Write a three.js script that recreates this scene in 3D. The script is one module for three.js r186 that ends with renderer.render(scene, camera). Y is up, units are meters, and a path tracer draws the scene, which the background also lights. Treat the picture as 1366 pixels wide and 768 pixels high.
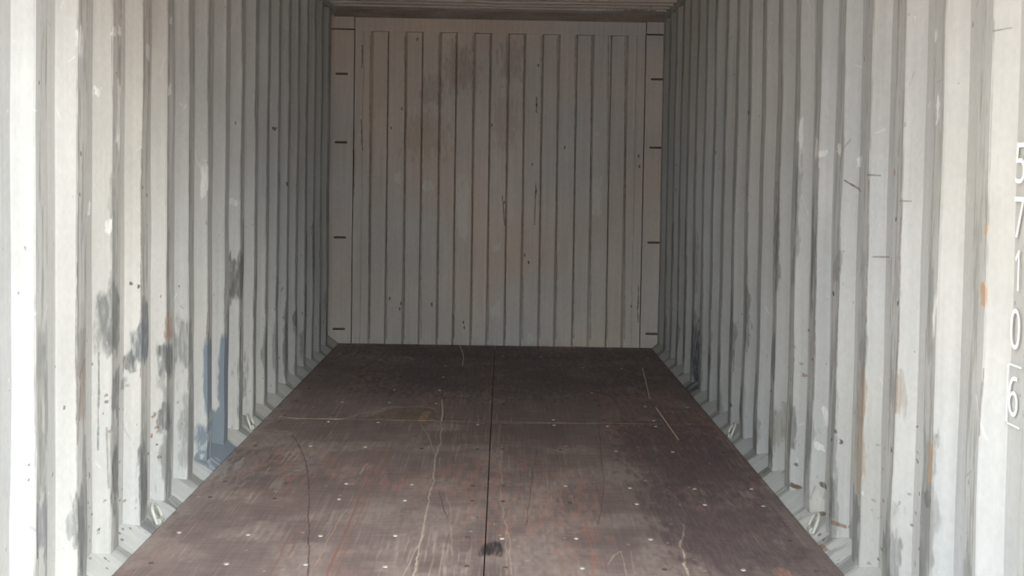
import * as THREE from 'three';
import { mergeGeometries } from 'three/addons/utils/BufferGeometryUtils.js';
import { FontLoader } from 'three/addons/loaders/FontLoader.js';

// ---------------------------------------------------------------- camera, sky, exposure
// Empty 20 ft container: front (closed) wall at z = 0, open door end at z = 5.9, floor at y = 0, x across.
const FOCAL = 1465.3, SHIFT_Y = 102.8;                      // pixels in a 1366 x 768 frame
const scene = new THREE.Scene();
const camera = new THREE.PerspectiveCamera(2 * Math.atan(384 / FOCAL) * 180 / Math.PI, 1366 / 768, 0.05, 200);
camera.position.set(0.041, 1.2431, 7.9296);
camera.rotation.order = 'YXZ';
camera.rotation.set(-0.034, -0.0082, 0.0169);
camera.setViewOffset(1366, 768, 0, SHIFT_Y, 1366, 768);     // the photograph is cropped: its lens axis lies above the middle

const renderer = new THREE.WebGLRenderer({ antialias: true });
renderer.toneMapping = THREE.LinearToneMapping;
renderer.toneMappingExposure = 4.15;
renderer.shadowMap.enabled = true;

function overcastSky() {                                    // even cloud cover, three times brighter overhead than at the horizon
  const w = 64, h = 32, d = new Float32Array(w * h * 4);
  for (let j = 0; j < h; j++) {
    const e = Math.max(0, Math.sin(((j + 0.5) / h - 0.5) * Math.PI)), l = 1.1 * (1 + 2 * e) / 3 * 2;
    for (let i = 0; i < w; i++) d.set([l * 0.95, l, l * 1.04, 1], (j * w + i) * 4);
  }
  const t = new THREE.DataTexture(d, w, h, THREE.RGBAFormat, THREE.FloatType);
  t.mapping = THREE.EquirectangularReflectionMapping; t.magFilter = THREE.LinearFilter; t.minFilter = THREE.LinearFilter; t.needsUpdate = true;
  return t;
}
scene.background = overcastSky();

// the sun behind thin cloud: high, behind the camera and to its right, its disc spread wide by the cloud
const sun = new THREE.DirectionalLight(0xf8f8f6, 0.48);
sun.position.set(0.55 * 12, 0.5 * 12, 6 + 12); sun.target.position.set(0, 0, 6); scene.add(sun, sun.target);
sun.castShadow = true; sun.shadow.radius = 45; sun.shadow.mapSize.set(2048, 2048);
Object.assign(sun.shadow.camera, { left: -9, right: 9, top: 9, bottom: -9, near: 0.5, far: 45 });


// ---------------------------------------------------------------- noise and painted surfaces
function rng(seed) { let s = seed >>> 0; return () => { s = (s + 0x6D2B79F5) | 0; let t = Math.imul(s ^ (s >>> 15), 1 | s); t = (t + Math.imul(t ^ (t >>> 7), 61 | t)) ^ t; return ((t ^ (t >>> 14)) >>> 0) / 4294967296; }; }
const LAT = new Float32Array(65536); { const r = rng(77); for (let i = 0; i < 65536; i++) LAT[i] = r(); }
function vn(x, y) {                                         // value noise 0..1
  const xi = Math.floor(x), yi = Math.floor(y); let fx = x - xi, fy = y - yi;
  fx = fx * fx * (3 - 2 * fx); fy = fy * fy * (3 - 2 * fy);
  const a = xi & 255, b = (xi + 1) & 255, c = (yi & 255) << 8, d = ((yi + 1) & 255) << 8;
  const p = LAT[a | c], q = LAT[b | c], r = LAT[a | d], s = LAT[b | d];
  return (p + (q - p) * fx) * (1 - fy) + (r + (s - r) * fx) * fy;
}
function fbm(x, y, n = 4) { let s = 0, a = 0.5, t = 0; for (let i = 0; i < n; i++) { s += a * vn(x, y); t += a; a *= 0.5; x = x * 2.03 + 17.3; y = y * 2.03 + 9.1; } return s / t; }
const sstep = (a, b, x) => { const t = Math.min(1, Math.max(0, (x - a) / (b - a))); return t * t * (3 - 2 * t); };

class Paint {                                               // a colour and a height map over a rectangle of u, v metres
  constructor(w, h, u0, u1, v0, v1) { Object.assign(this, { w, h, u0, u1, v0, v1 }); this.c = new Float32Array(w * h * 3); this.b = new Float32Array(w * h).fill(0.5); }
  fill(f) {                                                 // f(u, v) -> [r, g, b, height]
    for (let j = 0, k = 0; j < this.h; j++) for (let i = 0; i < this.w; i++, k++) {
      const o = f(this.u0 + (i + 0.5) / this.w * (this.u1 - this.u0), this.v0 + (j + 0.5) / this.h * (this.v1 - this.v0));
      this.c[k * 3] = o[0]; this.c[k * 3 + 1] = o[1]; this.c[k * 3 + 2] = o[2]; if (o[3] !== undefined) this.b[k] = o[3];
    }
  }
  over(ua, ub, va, vb, f) {                                 // f(u, v) -> [alpha, colour, change of height]
    const su = this.w / (this.u1 - this.u0), sv = this.h / (this.v1 - this.v0);
    const i0 = Math.max(0, Math.floor((ua - this.u0) * su)), i1 = Math.min(this.w - 1, Math.ceil((ub - this.u0) * su));
    const j0 = Math.max(0, Math.floor((va - this.v0) * sv)), j1 = Math.min(this.h - 1, Math.ceil((vb - this.v0) * sv));
    for (let j = j0; j <= j1; j++) for (let i = i0; i <= i1; i++) {
      const [a, col, dh] = f(this.u0 + (i + 0.5) / su, this.v0 + (j + 0.5) / sv); if (a <= 0) continue;
      const k = j * this.w + i;
      for (let n = 0; n < 3; n++) this.c[k * 3 + n] += (col[n] - this.c[k * 3 + n]) * a;
      if (dh) this.b[k] += dh * a;
    }
  }
  blob(ua, ub, va, vb, col, alpha = 0.8, rag = 0.5, seed = 1, dh = 0) {    // ragged patch filling about the given rectangle
    const cu = (ua + ub) / 2, cv = (va + vb) / 2, ru = Math.abs(ub - ua) / 2, rv = Math.abs(vb - va) / 2;
    this.over(cu - ru * 1.6, cu + ru * 1.6, cv - rv * 1.3, cv + rv * 1.3, (u, v) => {
      const x = Math.abs((u - cu) / ru), y = Math.abs((v - cv) / rv), d = Math.pow(x ** 4 + y ** 4, 0.25);
      const ku = Math.max(55, 1.1 / ru), kv = Math.max(16, 1.1 / rv);
      const n = fbm(u * ku + seed * 7.7, v * kv + seed * 3.1, 5) - 0.5, m = fbm(u * 150 + seed, v * 24 + seed, 4);
      return [Math.min(1, alpha * sstep(1.1, 0.72, d + n * rag * 1.9) * (0.15 + 1.5 * m)), col, dh];
    });
  }
  line(pts, width, col, alpha = 0.8, wob = 0.004, seed = 1, dh = 0, su = 1, sv = 1) {  // su, sv: width multipliers along u, v
    const us = pts.map((p) => p[0]), vs = pts.map((p) => p[1]), m = width * 2 + wob * 3;
    this.over(Math.min(...us) - m * su, Math.max(...us) + m * su, Math.min(...vs) - m * sv, Math.max(...vs) + m * sv, (u, v) => {
      const uu = u + (fbm(v * 11 + seed, seed * 3 + u * 5, 4) - 0.5) * wob * 3, vv = v + (fbm(u * 11 + seed * 5, v * 5 + seed, 4) - 0.5) * wob * 3;
      let d = 1e9;
      for (let n = 0; n + 1 < pts.length; n++) {
        const [ax, ay] = pts[n], dx = (pts[n + 1][0] - ax) / su, dy = (pts[n + 1][1] - ay) / sv, px = (uu - ax) / su, py = (vv - ay) / sv;
        const t = Math.min(1, Math.max(0, (px * dx + py * dy) / (dx * dx + dy * dy))), e = Math.hypot(px - dx * t, py - dy * t); if (e < d) d = e;
      }
      const wd = width * (0.55 + 0.9 * vn(u * 31 + seed, v * 31));
      return [alpha * sstep(wd, wd * 0.35, d) * (0.55 + 0.6 * vn(u * 120, v * 120 + seed)), col, dh];
    });
  }
  textures() {
    const n = this.w * this.h, c = new Uint8Array(n * 4), b = new Uint8Array(n * 4);
    for (let k = 0; k < n; k++) {
      for (let i = 0; i < 3; i++) c[k * 4 + i] = Math.max(0, Math.min(255, this.c[k * 3 + i]));
      b[k * 4] = b[k * 4 + 1] = b[k * 4 + 2] = Math.max(0, Math.min(255, this.b[k] * 255)); c[k * 4 + 3] = b[k * 4 + 3] = 255;
    }
    const make = (d, srgb) => { const t = new THREE.DataTexture(d, this.w, this.h); t.magFilter = THREE.LinearFilter; t.minFilter = THREE.LinearMipmapLinearFilter; t.generateMipmaps = true; t.wrapS = t.wrapT = THREE.MirroredRepeatWrapping; if (srgb) t.colorSpace = THREE.SRGBColorSpace; t.needsUpdate = true; return t; };
    return { map: make(c, true), bumpMap: make(b, false) };
  }
}

// ---------------------------------------------------------------- scene helpers
const used = {};
function named(name) { const n = used[name] = (used[name] ?? -1) + 1; return n ? `${name}_${String(n).padStart(3, '0')}` : name; }
function mesh(name, geo, mat, parent) { const m = new THREE.Mesh(geo, mat); m.name = named(name); m.castShadow = m.receiveShadow = true; parent.add(m); return m; }
function structure(name, label, category) { const g = new THREE.Group(); g.name = name; g.userData = { kind: 'structure', label, category }; scene.add(g); return g; }
function box(x0, x1, y0, y1, z0, z1) { const g = new THREE.BoxGeometry(x1 - x0, y1 - y0, z1 - z0); g.translate((x0 + x1) / 2, (y0 + y1) / 2, (z0 + z1) / 2); return g; }
function bevelBox(x0, x1, y0, y1, z0, z1, r) {               // box with a chamfered upper rim (24 triangles)
  const p = [[x0, y0, z0], [x1, y0, z0], [x1, y0, z1], [x0, y0, z1], [x0, y1 - r, z0], [x1, y1 - r, z0], [x1, y1 - r, z1], [x0, y1 - r, z1], [x0 + r, y1, z0 + r], [x1 - r, y1, z0 + r], [x1 - r, y1, z1 - r], [x0 + r, y1, z1 - r]];
  const quads = [[0, 1, 2, 3], [8, 11, 10, 9]];
  for (const o of [0, 4]) for (let i = 0; i < 4; i++) { const j = (i + 1) % 4; quads.push([o + i, o + 4 + i, o + 4 + j, o + j]); }
  return quadsToGeometry(quads.map((q) => q.map((i) => p[i])));
}
function quadsToGeometry(quads) {
  const pos = []; for (const [a, b, c, d] of quads) pos.push(...a, ...b, ...c, ...a, ...c, ...d);
  const g = new THREE.BufferGeometry(); g.setAttribute('position', new THREE.Float32BufferAttribute(pos, 3)); g.setAttribute('uv', new THREE.Float32BufferAttribute(new Float32Array(pos.length / 3 * 2), 2)); g.computeVertexNormals(); return g;
}
function uvFrom(geo, f) {                                    // uv from the point itself, in the metres of a Paint
  const p = geo.attributes.position, uv = new Float32Array(p.count * 2);
  for (let i = 0; i < p.count; i++) { const [u, v] = f(p.getX(i), p.getY(i), p.getZ(i)); uv[2 * i] = u; uv[2 * i + 1] = v; }
  geo.setAttribute('uv', new THREE.BufferAttribute(uv, 2)); return geo;
}
// a folded steel sheet of some thickness: profile is [along, depth] pairs, place(along, depth, across) -> point; dent(along, across) moves it in depth
function foldedSheet(profile, c0, c1, rows, place, dent, thick = 0.004) {
  const quads = [];
  for (const [side, t] of [[1, 0], [-1, thick]]) for (let i = 0; i + 1 < profile.length; i++) for (let j = 0; j < rows; j++) {
    const q = [[i, j], [i + 1, j], [i + 1, j + 1], [i, j + 1]].map(([a, b]) => { const [s, d] = profile[a], c = c0 + (c1 - c0) * b / rows; return place(s, d + t + dent(s, c), c); });
    quads.push(side > 0 ? q : q.reverse());
  }
  return quadsToGeometry(quads);
}

// ---------------------------------------------------------------- wall paint
const PAINT = [189, 191, 188], GREY = [134, 136, 133], DARK = [78, 78, 78], RUST = [120, 78, 52], WHITE = [226, 228, 224], BLUE = [122, 133, 141], TAN = [176, 162, 138];
const PITCH = 0.278, CREST = 0.07, SLOPE = 0.068, DEPTH = 0.036, HALF = 1.176, LENGTH = 5.9, HEIGHT = 2.393;
const PHASE = { left: 5.055, right: 5.362 };                 // z of the door-side edge of one crest on each side wall

function sideWallPaint(side, seed) {
  const P = new Paint(2048, 1280, 0, LENGTH, -0.06, 2.42), ph = PHASE[side];
  P.fill((z, y) => {
    const q = (((z - ph) % PITCH) + PITCH) % PITCH, onCrest = q > PITCH - CREST - 0.006 || q < 0.006;   // crests rub against cargo
    const coarse = fbm(z * 1.7 + seed, y * 1.3 + seed * 2, 4) - 0.5, mid = fbm(z * 9 + seed, y * 5, 3) - 0.5, fine = fbm(z * 120, y * 70 + seed, 2) - 0.5;
    const drip = fbm(z * 60 + seed, y * 1.6, 3) - 0.5, sheet = vn(Math.floor((z - ph) / PITCH + 0.4) * 3.7 + seed, 4.2) - 0.5;
    let l = coarse * 22 + mid * 10 + fine * 9 + drip * 14 + sheet * 10, t = (fbm(z * 0.9 + 31 + seed, y * 0.8, 3) - 0.5) * 9;
    if (side === 'right') l -= 8;  // dimmer light on the right wall put into its paint tone
    let r = PAINT[0] + l + t, g = PAINT[1] + l, b = PAINT[2] + l - t * 1.3, h = 0.5 + fine * 0.12 + mid * 0.16;
    if (onCrest) {                                           // scuffed paint: broken vertical streaks
      const s = fbm(z * 70 + seed * 5, y * 3.2 + seed, 4) * 0.6 + fbm(z * 210, y * 17 + seed, 3) * 0.4;
      const a = sstep(0.5, 0.66, s) * 0.55 + 0.16; r += (138 - r) * a; g += (138 - g) * a; b += (131 - b) * a; h -= a * 0.1;
    }
    return [r, g, b, h];
  });
  const R = rng(seed * 1000 + 3);
  for (let i = 0; i < 700; i++) {                            // chips: denser towards the floor, where cargo hits
    const y = R() < 0.65 ? R() * R() * 1.2 : R() * 2.35, z = R() * 5.8, s = 0.0014 + R() * R() * 0.0045, c = R() < 0.25 ? RUST : R() < 0.3 ? WHITE : R() < 0.5 ? DARK : GREY;
    P.blob(z - s, z + s, y - s * (0.7 + R() * 2), y + s * (0.7 + R() * 2), c, 0.35 + R() * 0.4, 0.7, i, -0.1);
  }
  for (let i = 0; i < 170; i++) {                            // scrapes along the wall
    const y = R() * 2.2, z = R() * 5.6, lg = 0.03 + R() * R() * 0.22, a = (R() - 0.5) * 1.1, c = R() < 0.55 ? WHITE : GREY;
    P.line([[z, y], [z + lg * 0.3 * Math.cos(a), y + lg * Math.sin(a) + (R() - 0.5) * lg]], 0.0018 + R() * 0.002, c, 0.5, 0.006, i + 1);
  }
  for (let n = -1; n < 20; n++) {                            // grime on the lower part of each crest
    const zc = ph - n * PITCH; if (zc < 0.1) continue;
    for (let m = 0; m < 5; m++) { const y = 0.05 + R() * R() * 1.25, h = 0.04 + R() * 0.16, w = 0.012 + R() * 0.03, z = zc - CREST * R(); P.blob(z - w, z + w, y - h, y + h, R() < 0.7 ? GREY : [106, 108, 106], 0.4 + R() * 0.35, 0.9, n * 9 + m); }
    if (R() < 0.6) P.line([[zc + 0.002, 0.1 + R()], [zc + 0.001, 0.4 + R()]], 0.003, [92, 84, 76], 0.6, 0.003, n + 40);
  }
  return P;
}
// marks
function leftMarks(P) {
  P.blob(4.420, 4.553, 0.660, 0.871, [120, 122, 119], 0.9, 0.5, 1);
  P.blob(4.440, 4.526, 0.648, 0.755, [104, 106, 104], 0.5, 0.8, 2);
  P.blob(4.145, 4.224, 0.662, 0.804, [118, 121, 120], 0.9, 0.5, 3);
  P.blob(4.144, 4.275, 0.577, 0.718, [112, 118, 120], 0.9, 0.6, 4);
  P.blob(4.237, 4.297, 0.561, 0.624, [104, 106, 104], 0.7, 0.8, 5);
  P.blob(4.273, 4.325, 0.505, 0.542, GREY, 0.6, 0.8, 6);
  P.blob(3.872, 3.971, 0.096, 0.607, GREY, 0.6, 1.0, 7);
  P.blob(3.876, 3.975, 0.486, 0.602, [104, 106, 104], 0.8, 0.6, 8);
  P.blob(3.899, 3.988, 0.283, 0.379, [104, 106, 104], 0.7, 0.9, 9);
  P.blob(3.860, 3.942, 0.620, 0.703, [150, 108, 90], 0.5, 0.7, 10);
  P.blob(3.601, 3.744, 0.468, 0.659, GREY, 0.8, 0.6, 11);
  P.blob(3.604, 3.706, 0.021, 0.437, GREY, 0.5, 0.9, 12);
  P.blob(2.757, 2.917, 0.628, 0.852, [112, 112, 108], 0.85, 0.4, 13);
  P.blob(2.598, 2.842, 0.101, 0.336, GREY, 0.6, 0.9, 14);
  P.blob(4.704, 4.778, 0.636, 0.768, GREY, 0.6, 0.8, 15);
  P.blob(4.709, 4.761, 0.503, 0.701, [150, 138, 126], 0.6, 0.9, 16);
  P.line([[4.760, 0.509], [4.750, 0.638], [4.710, 0.679]], 0.004, [104, 106, 104], 0.8, 0.004, 17, 0, 1, 1);
  P.blob(4.983, 5.050, 0.213, 0.349, [138, 138, 142], 0.85, 0.4, 18);
  P.line([[5.046, 0.350], [5.045, 0.203]], 0.004, [70, 70, 70], 0.9, 0.002, 19, 0, 1, 1);
  P.blob(4.699, 4.768, 0.059, 0.255, GREY, 0.55, 0.8, 20);
  P.blob(4.785, 4.813, 0.175, 0.257, GREY, 0.6, 0.6, 21);
  P.blob(4.640, 4.694, 0.137, 0.294, [150, 152, 148], 0.8, 0.5, 22);
  P.line([[4.545, 0.670], [4.542, 0.366]], 0.004, [104, 106, 104], 0.7, 0.004, 23, 0, 1, 1);
  P.line([[4.516, 0.430], [4.508, 0.239]], 0.005, [130, 130, 124], 0.7, 0.004, 24, 0, 1, 1);
  P.line([[4.714, 0.454], [4.711, 0.185]], 0.003, [90, 90, 88], 0.7, 0.001, 25, 0, 1, 1);
  P.line([[4.983, 0.559], [4.980, 0.133]], 0.002, [120, 120, 118], 0.8, 0.001, 26, 0, 1, 1);
  P.blob(3.318, 3.411, 0.205, 0.531, BLUE, 2.2, 0.25, 27);
  P.blob(3.039, 3.144, 0.144, 0.509, BLUE, 2.2, 0.25, 28);
  P.blob(3.044, 3.450, -0.000, 0.192, BLUE, 2.2, 0.25, 29);
  P.blob(3.319, 3.469, -0.051, 0.075, BLUE, 2.2, 0.25, 30);
  P.blob(3.146, 3.425, -0.049, 0.048, BLUE, 2.2, 0.25, 31);
  P.blob(3.346, 3.393, 0.100, 0.147, [170, 178, 182], 0.8, 0.8, 32);
  P.blob(3.380, 3.426, 0.077, 0.102, [170, 178, 182], 0.8, 0.8, 33);
  P.blob(3.322, 3.345, -0.005, 0.187, [170, 178, 182], 0.8, 0.8, 34);
  P.blob(3.286, 3.298, 0.081, 0.107, [170, 178, 182], 0.8, 0.8, 35);
  P.blob(3.391, 3.425, 0.040, 0.066, [170, 178, 182], 0.8, 0.8, 36);
  P.blob(4.744, 4.770, 1.547, 1.654, WHITE, 0.7, 0.9, 37);
  P.blob(4.761, 4.786, 1.588, 1.631, WHITE, 0.7, 0.9, 38);
  P.blob(4.476, 4.506, 1.649, 1.679, WHITE, 0.7, 0.9, 39);
  P.blob(4.429, 4.460, 1.655, 1.685, WHITE, 0.7, 0.9, 40);
  P.blob(4.432, 4.463, 1.296, 1.490, WHITE, 0.7, 0.9, 41);
  P.blob(4.445, 4.475, 1.320, 1.343, WHITE, 0.7, 0.9, 42);
  P.blob(4.539, 4.568, 1.459, 1.488, WHITE, 0.7, 0.9, 43);
  P.blob(3.888, 3.929, 1.759, 1.797, WHITE, 0.7, 0.9, 44);
  P.blob(4.157, 4.192, 1.607, 1.658, WHITE, 0.7, 0.9, 45);
  P.blob(3.901, 3.941, 1.503, 1.546, WHITE, 0.7, 0.9, 46);
  P.blob(3.370, 3.422, 1.127, 1.257, WHITE, 0.7, 0.9, 47);
  P.blob(2.836, 2.900, 1.071, 1.106, WHITE, 0.7, 0.9, 48);
  P.blob(4.579, 4.607, 1.100, 1.134, WHITE, 0.7, 0.9, 49);
  P.blob(4.495, 4.524, 1.034, 1.086, WHITE, 0.7, 0.9, 50);
  P.blob(4.421, 4.432, 1.712, 1.724, DARK, 0.8, 0.9, 51);
  P.blob(4.202, 4.214, 1.169, 1.181, DARK, 0.8, 0.9, 52);
  P.blob(4.154, 4.167, 1.142, 1.155, DARK, 0.8, 0.9, 53);
  P.blob(4.144, 4.157, 1.039, 1.052, DARK, 0.8, 0.9, 54);
  P.blob(2.003, 2.034, 1.450, 1.470, DARK, 0.8, 0.9, 55);
  P.blob(1.699, 1.734, 1.153, 1.175, DARK, 0.8, 0.9, 56);
  P.blob(4.258, 4.270, 0.849, 0.862, DARK, 0.8, 0.9, 57);
  P.blob(4.227, 4.239, 0.836, 0.848, DARK, 0.8, 0.9, 58);
  P.blob(5.029, 5.037, 1.455, 1.465, DARK, 0.8, 0.9, 59);
  P.blob(4.751, 4.760, 1.274, 1.284, DARK, 0.8, 0.9, 60);
  P.blob(4.756, 4.765, 1.155, 1.166, DARK, 0.8, 0.9, 61);
  P.blob(4.500, 4.513, 0.411, 0.420, RUST, 0.6, 0.7, 62);
  P.blob(4.593, 4.605, 0.138, 0.147, DARK, 0.6, 0.7, 63);
  P.blob(4.619, 4.631, 0.392, 0.401, RUST, 0.6, 0.7, 64);
  P.blob(4.639, 4.651, 0.169, 0.178, GREY, 0.6, 0.7, 65);
  P.blob(4.567, 4.579, 0.169, 0.179, DARK, 0.6, 0.7, 66);
  P.blob(4.539, 4.552, 0.112, 0.122, DARK, 0.6, 0.7, 67);
  P.blob(4.614, 4.626, 0.052, 0.062, DARK, 0.6, 0.7, 68);
  P.blob(4.489, 4.502, 0.006, 0.016, GREY, 0.6, 0.7, 69);
  P.blob(4.597, 4.610, 0.215, 0.224, RUST, 0.6, 0.7, 70);
  P.blob(4.510, 4.523, 0.527, 0.536, RUST, 0.6, 0.7, 71);
  P.blob(4.538, 4.551, 0.102, 0.111, GREY, 0.6, 0.7, 72);
  P.blob(4.509, 4.522, 0.506, 0.515, DARK, 0.6, 0.7, 73);
  P.blob(4.516, 4.529, 0.197, 0.207, GREY, 0.6, 0.7, 74);
  P.blob(4.582, 4.594, 0.194, 0.203, GREY, 0.6, 0.7, 75);
  P.blob(4.374, 4.388, 0.116, 0.126, DARK, 0.6, 0.7, 76);
  P.blob(4.370, 4.384, 0.455, 0.465, GREY, 0.6, 0.7, 77);
  P.blob(4.312, 4.326, 0.135, 0.145, DARK, 0.6, 0.7, 78);
  P.blob(4.289, 4.303, 0.166, 0.176, GREY, 0.6, 0.7, 79);
  P.blob(4.349, 4.363, 0.244, 0.254, RUST, 0.6, 0.7, 80);
  P.blob(4.358, 4.373, 0.178, 0.188, DARK, 0.6, 0.7, 81);
  P.blob(4.372, 4.386, 0.365, 0.374, RUST, 0.6, 0.7, 82);
  P.blob(4.324, 4.339, 0.441, 0.451, DARK, 0.6, 0.7, 83);
  P.blob(4.275, 4.290, 0.123, 0.133, RUST, 0.6, 0.7, 84);
  P.blob(4.314, 4.329, 0.264, 0.274, RUST, 0.6, 0.7, 85);
  P.blob(4.335, 4.350, 0.164, 0.174, GREY, 0.6, 0.7, 86);
  P.blob(4.349, 4.363, 0.135, 0.145, RUST, 0.6, 0.7, 87);
  P.blob(4.266, 4.281, 0.510, 0.520, GREY, 0.6, 0.7, 88);
  P.blob(4.358, 4.372, 0.378, 0.388, GREY, 0.6, 0.7, 89);
  P.blob(4.107, 4.124, 0.357, 0.367, RUST, 0.6, 0.7, 90);
  P.blob(4.108, 4.124, 0.248, 0.258, DARK, 0.6, 0.7, 91);
  P.blob(3.964, 3.982, 0.191, 0.202, RUST, 0.6, 0.7, 92);
  P.blob(4.089, 4.106, 0.402, 0.413, DARK, 0.6, 0.7, 93);
  P.blob(4.045, 4.062, 0.335, 0.346, RUST, 0.6, 0.7, 94);
  P.blob(3.977, 3.994, 0.301, 0.312, RUST, 0.6, 0.7, 95);
  P.blob(4.051, 4.068, 0.225, 0.236, DARK, 0.6, 0.7, 96);
  P.blob(4.043, 4.060, 0.213, 0.224, DARK, 0.6, 0.7, 97);
  P.blob(4.066, 4.082, 0.211, 0.222, RUST, 0.6, 0.7, 98);
  P.blob(4.093, 4.109, 0.373, 0.384, DARK, 0.6, 0.7, 99);
  P.blob(4.089, 4.106, 0.356, 0.367, DARK, 0.6, 0.7, 100);
  P.blob(3.983, 4.001, 0.354, 0.365, GREY, 0.6, 0.7, 101);
  P.blob(4.025, 4.042, 0.218, 0.229, DARK, 0.6, 0.7, 102);
  P.blob(3.987, 4.005, 0.345, 0.356, RUST, 0.6, 0.7, 103);
}
function rightMarks(P) {
  P.line([[4.259, 1.240], [4.310, 1.216], [4.366, 1.192], [4.415, 1.157]], 0.0035, [96, 90, 84], 0.9, 0.002, 104, 0, 1, 1);
  P.line([[4.280, 1.375], [4.235, 1.328], [4.223, 1.278]], 0.003, [110, 106, 100], 0.6, 0.003, 105, 0, 1, 1);
  P.line([[4.515, 1.260], [4.571, 1.258]], 0.003, [110, 104, 98], 0.8, 0.003, 106, 0, 1, 1);
  P.line([[4.550, 1.006], [4.625, 1.011]], 0.003, [110, 104, 98], 0.8, 0.003, 107, 0, 1, 1);
  P.line([[4.793, 1.183], [4.840, 1.184]], 0.003, [110, 104, 98], 0.8, 0.003, 108, 0, 1, 1);
  P.line([[5.362, 1.595], [5.409, 1.596]], 0.003, [110, 104, 98], 0.8, 0.003, 109, 0, 1, 1);
  P.blob(5.348, 5.368, 1.118, 1.150, [178, 150, 122], 0.7, 0.8, 110);
  P.blob(5.339, 5.367, 0.946, 0.999, [176, 140, 112], 0.8, 0.8, 111);
  P.blob(5.052, 5.087, 0.437, 0.573, [178, 146, 118], 0.8, 0.8, 112);
  P.blob(4.769, 4.811, 0.878, 1.049, [150, 150, 146], 0.6, 0.8, 113);
  P.blob(4.779, 4.832, 0.556, 0.684, [150, 138, 124], 0.5, 0.9, 114);
  P.blob(4.480, 4.537, 0.279, 0.698, [158, 140, 118], 0.6, 0.8, 115);
  P.blob(3.691, 3.756, 0.042, 0.061, [112, 98, 82], 1, 0.4, 116);
  P.blob(4.015, 4.070, 0.136, 0.155, [110, 98, 84], 1, 0.4, 117);
  P.line([[3.996, 0.131], [3.973, 0.058]], 0.004, [140, 132, 122], 0.8, 0.004, 118, 0, 1, 1);
  P.line([[4.246, 0.077], [4.304, 0.083]], 0.01, [128, 104, 92], 0.9, 0.002, 119, 0, 1, 1);
  P.blob(3.974, 4.103, 0.031, 0.110, [205, 202, 194], 0.7, 0.9, 120);
  P.blob(4.322, 4.361, 0.026, 0.124, GREY, 0.6, 0.8, 121);
  P.blob(5.006, 5.093, 0.195, 0.387, GREY, 0.55, 1.0, 122);
  P.blob(5.029, 5.080, 0.381, 0.420, [104, 106, 104], 0.7, 0.8, 123);
  P.blob(3.400, 3.568, 0.135, 0.301, [150, 148, 138], 0.7, 1.0, 124);
  P.blob(1.457, 1.677, -0.039, 0.391, [74, 76, 84], 0.95, 0.4, 125);
  P.blob(1.518, 1.592, 0.240, 0.326, [150, 154, 160], 0.9, 0.7, 126);
  P.blob(1.513, 1.587, 0.085, 0.171, [150, 154, 160], 0.9, 0.7, 127);
  P.blob(0.985, 1.397, -0.073, 0.018, [130, 132, 130], 0.6, 0.9, 128);
  P.blob(4.336, 4.351, 1.628, 1.644, DARK, 0.85, 0.9, 129);
  P.blob(4.185, 4.202, 0.842, 0.858, DARK, 0.85, 0.9, 130);
  P.blob(4.244, 4.260, 0.383, 0.399, DARK, 0.85, 0.9, 131);
  P.blob(4.271, 4.288, 0.352, 0.368, DARK, 0.85, 0.9, 132);
  P.blob(4.793, 4.805, 0.882, 0.896, DARK, 0.85, 0.9, 133);
  P.blob(4.762, 4.774, 1.122, 1.135, DARK, 0.85, 0.9, 134);
  P.blob(4.779, 4.791, 0.456, 0.469, DARK, 0.85, 0.9, 135);
  P.blob(2.789, 2.820, 1.535, 1.557, DARK, 0.85, 0.9, 136);
  P.blob(4.377, 4.392, 0.353, 0.369, DARK, 0.85, 0.9, 137);
  P.blob(4.417, 4.432, 0.339, 0.354, DARK, 0.85, 0.9, 138);
  P.blob(4.398, 4.413, 0.992, 1.007, DARK, 0.85, 0.9, 139);
  P.blob(2.561, 2.596, 0.114, 0.137, DARK, 0.85, 0.9, 140);
  P.blob(3.218, 3.245, 0.019, 0.040, DARK, 0.85, 0.9, 141);
  P.blob(4.367, 4.383, 0.277, 0.292, DARK, 0.85, 0.9, 142);
  P.blob(3.664, 3.718, 1.352, 1.468, WHITE, 0.7, 0.9, 143);
  P.blob(3.926, 3.974, 1.306, 1.388, WHITE, 0.7, 0.9, 144);
  P.blob(3.835, 3.885, 1.777, 1.819, WHITE, 0.7, 0.9, 145);
  P.blob(5.034, 5.059, 1.392, 1.461, WHITE, 0.7, 0.9, 146);
  P.blob(5.009, 5.035, 1.601, 1.641, WHITE, 0.7, 0.9, 147);
  P.blob(3.966, 4.013, 1.319, 1.346, WHITE, 0.7, 0.9, 148);
  P.blob(4.196, 4.238, 1.329, 1.367, WHITE, 0.7, 0.9, 149);
  P.blob(4.307, 4.346, 1.277, 1.314, WHITE, 0.7, 0.9, 150);
  P.blob(5.055, 5.080, 0.813, 0.969, WHITE, 0.7, 0.9, 151);
  P.blob(4.016, 4.062, 0.355, 0.421, WHITE, 0.7, 0.9, 152);
  P.blob(3.987, 4.034, 0.267, 0.293, WHITE, 0.7, 0.9, 153);
  P.blob(4.466, 4.483, 0.121, 0.130, GREY, 0.65, 0.7, 154);
  P.blob(4.419, 4.437, 0.077, 0.086, GREY, 0.65, 0.7, 155);
  P.blob(4.153, 4.174, 0.180, 0.190, RUST, 0.65, 0.7, 156);
  P.blob(4.213, 4.233, 0.090, 0.100, RUST, 0.65, 0.7, 157);
  P.blob(4.364, 4.382, 0.005, 0.014, DARK, 0.65, 0.7, 158);
  P.blob(4.162, 4.182, 0.089, 0.100, RUST, 0.65, 0.7, 159);
  P.blob(4.178, 4.198, -0.106, -0.095, DARK, 0.65, 0.7, 160);
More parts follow.
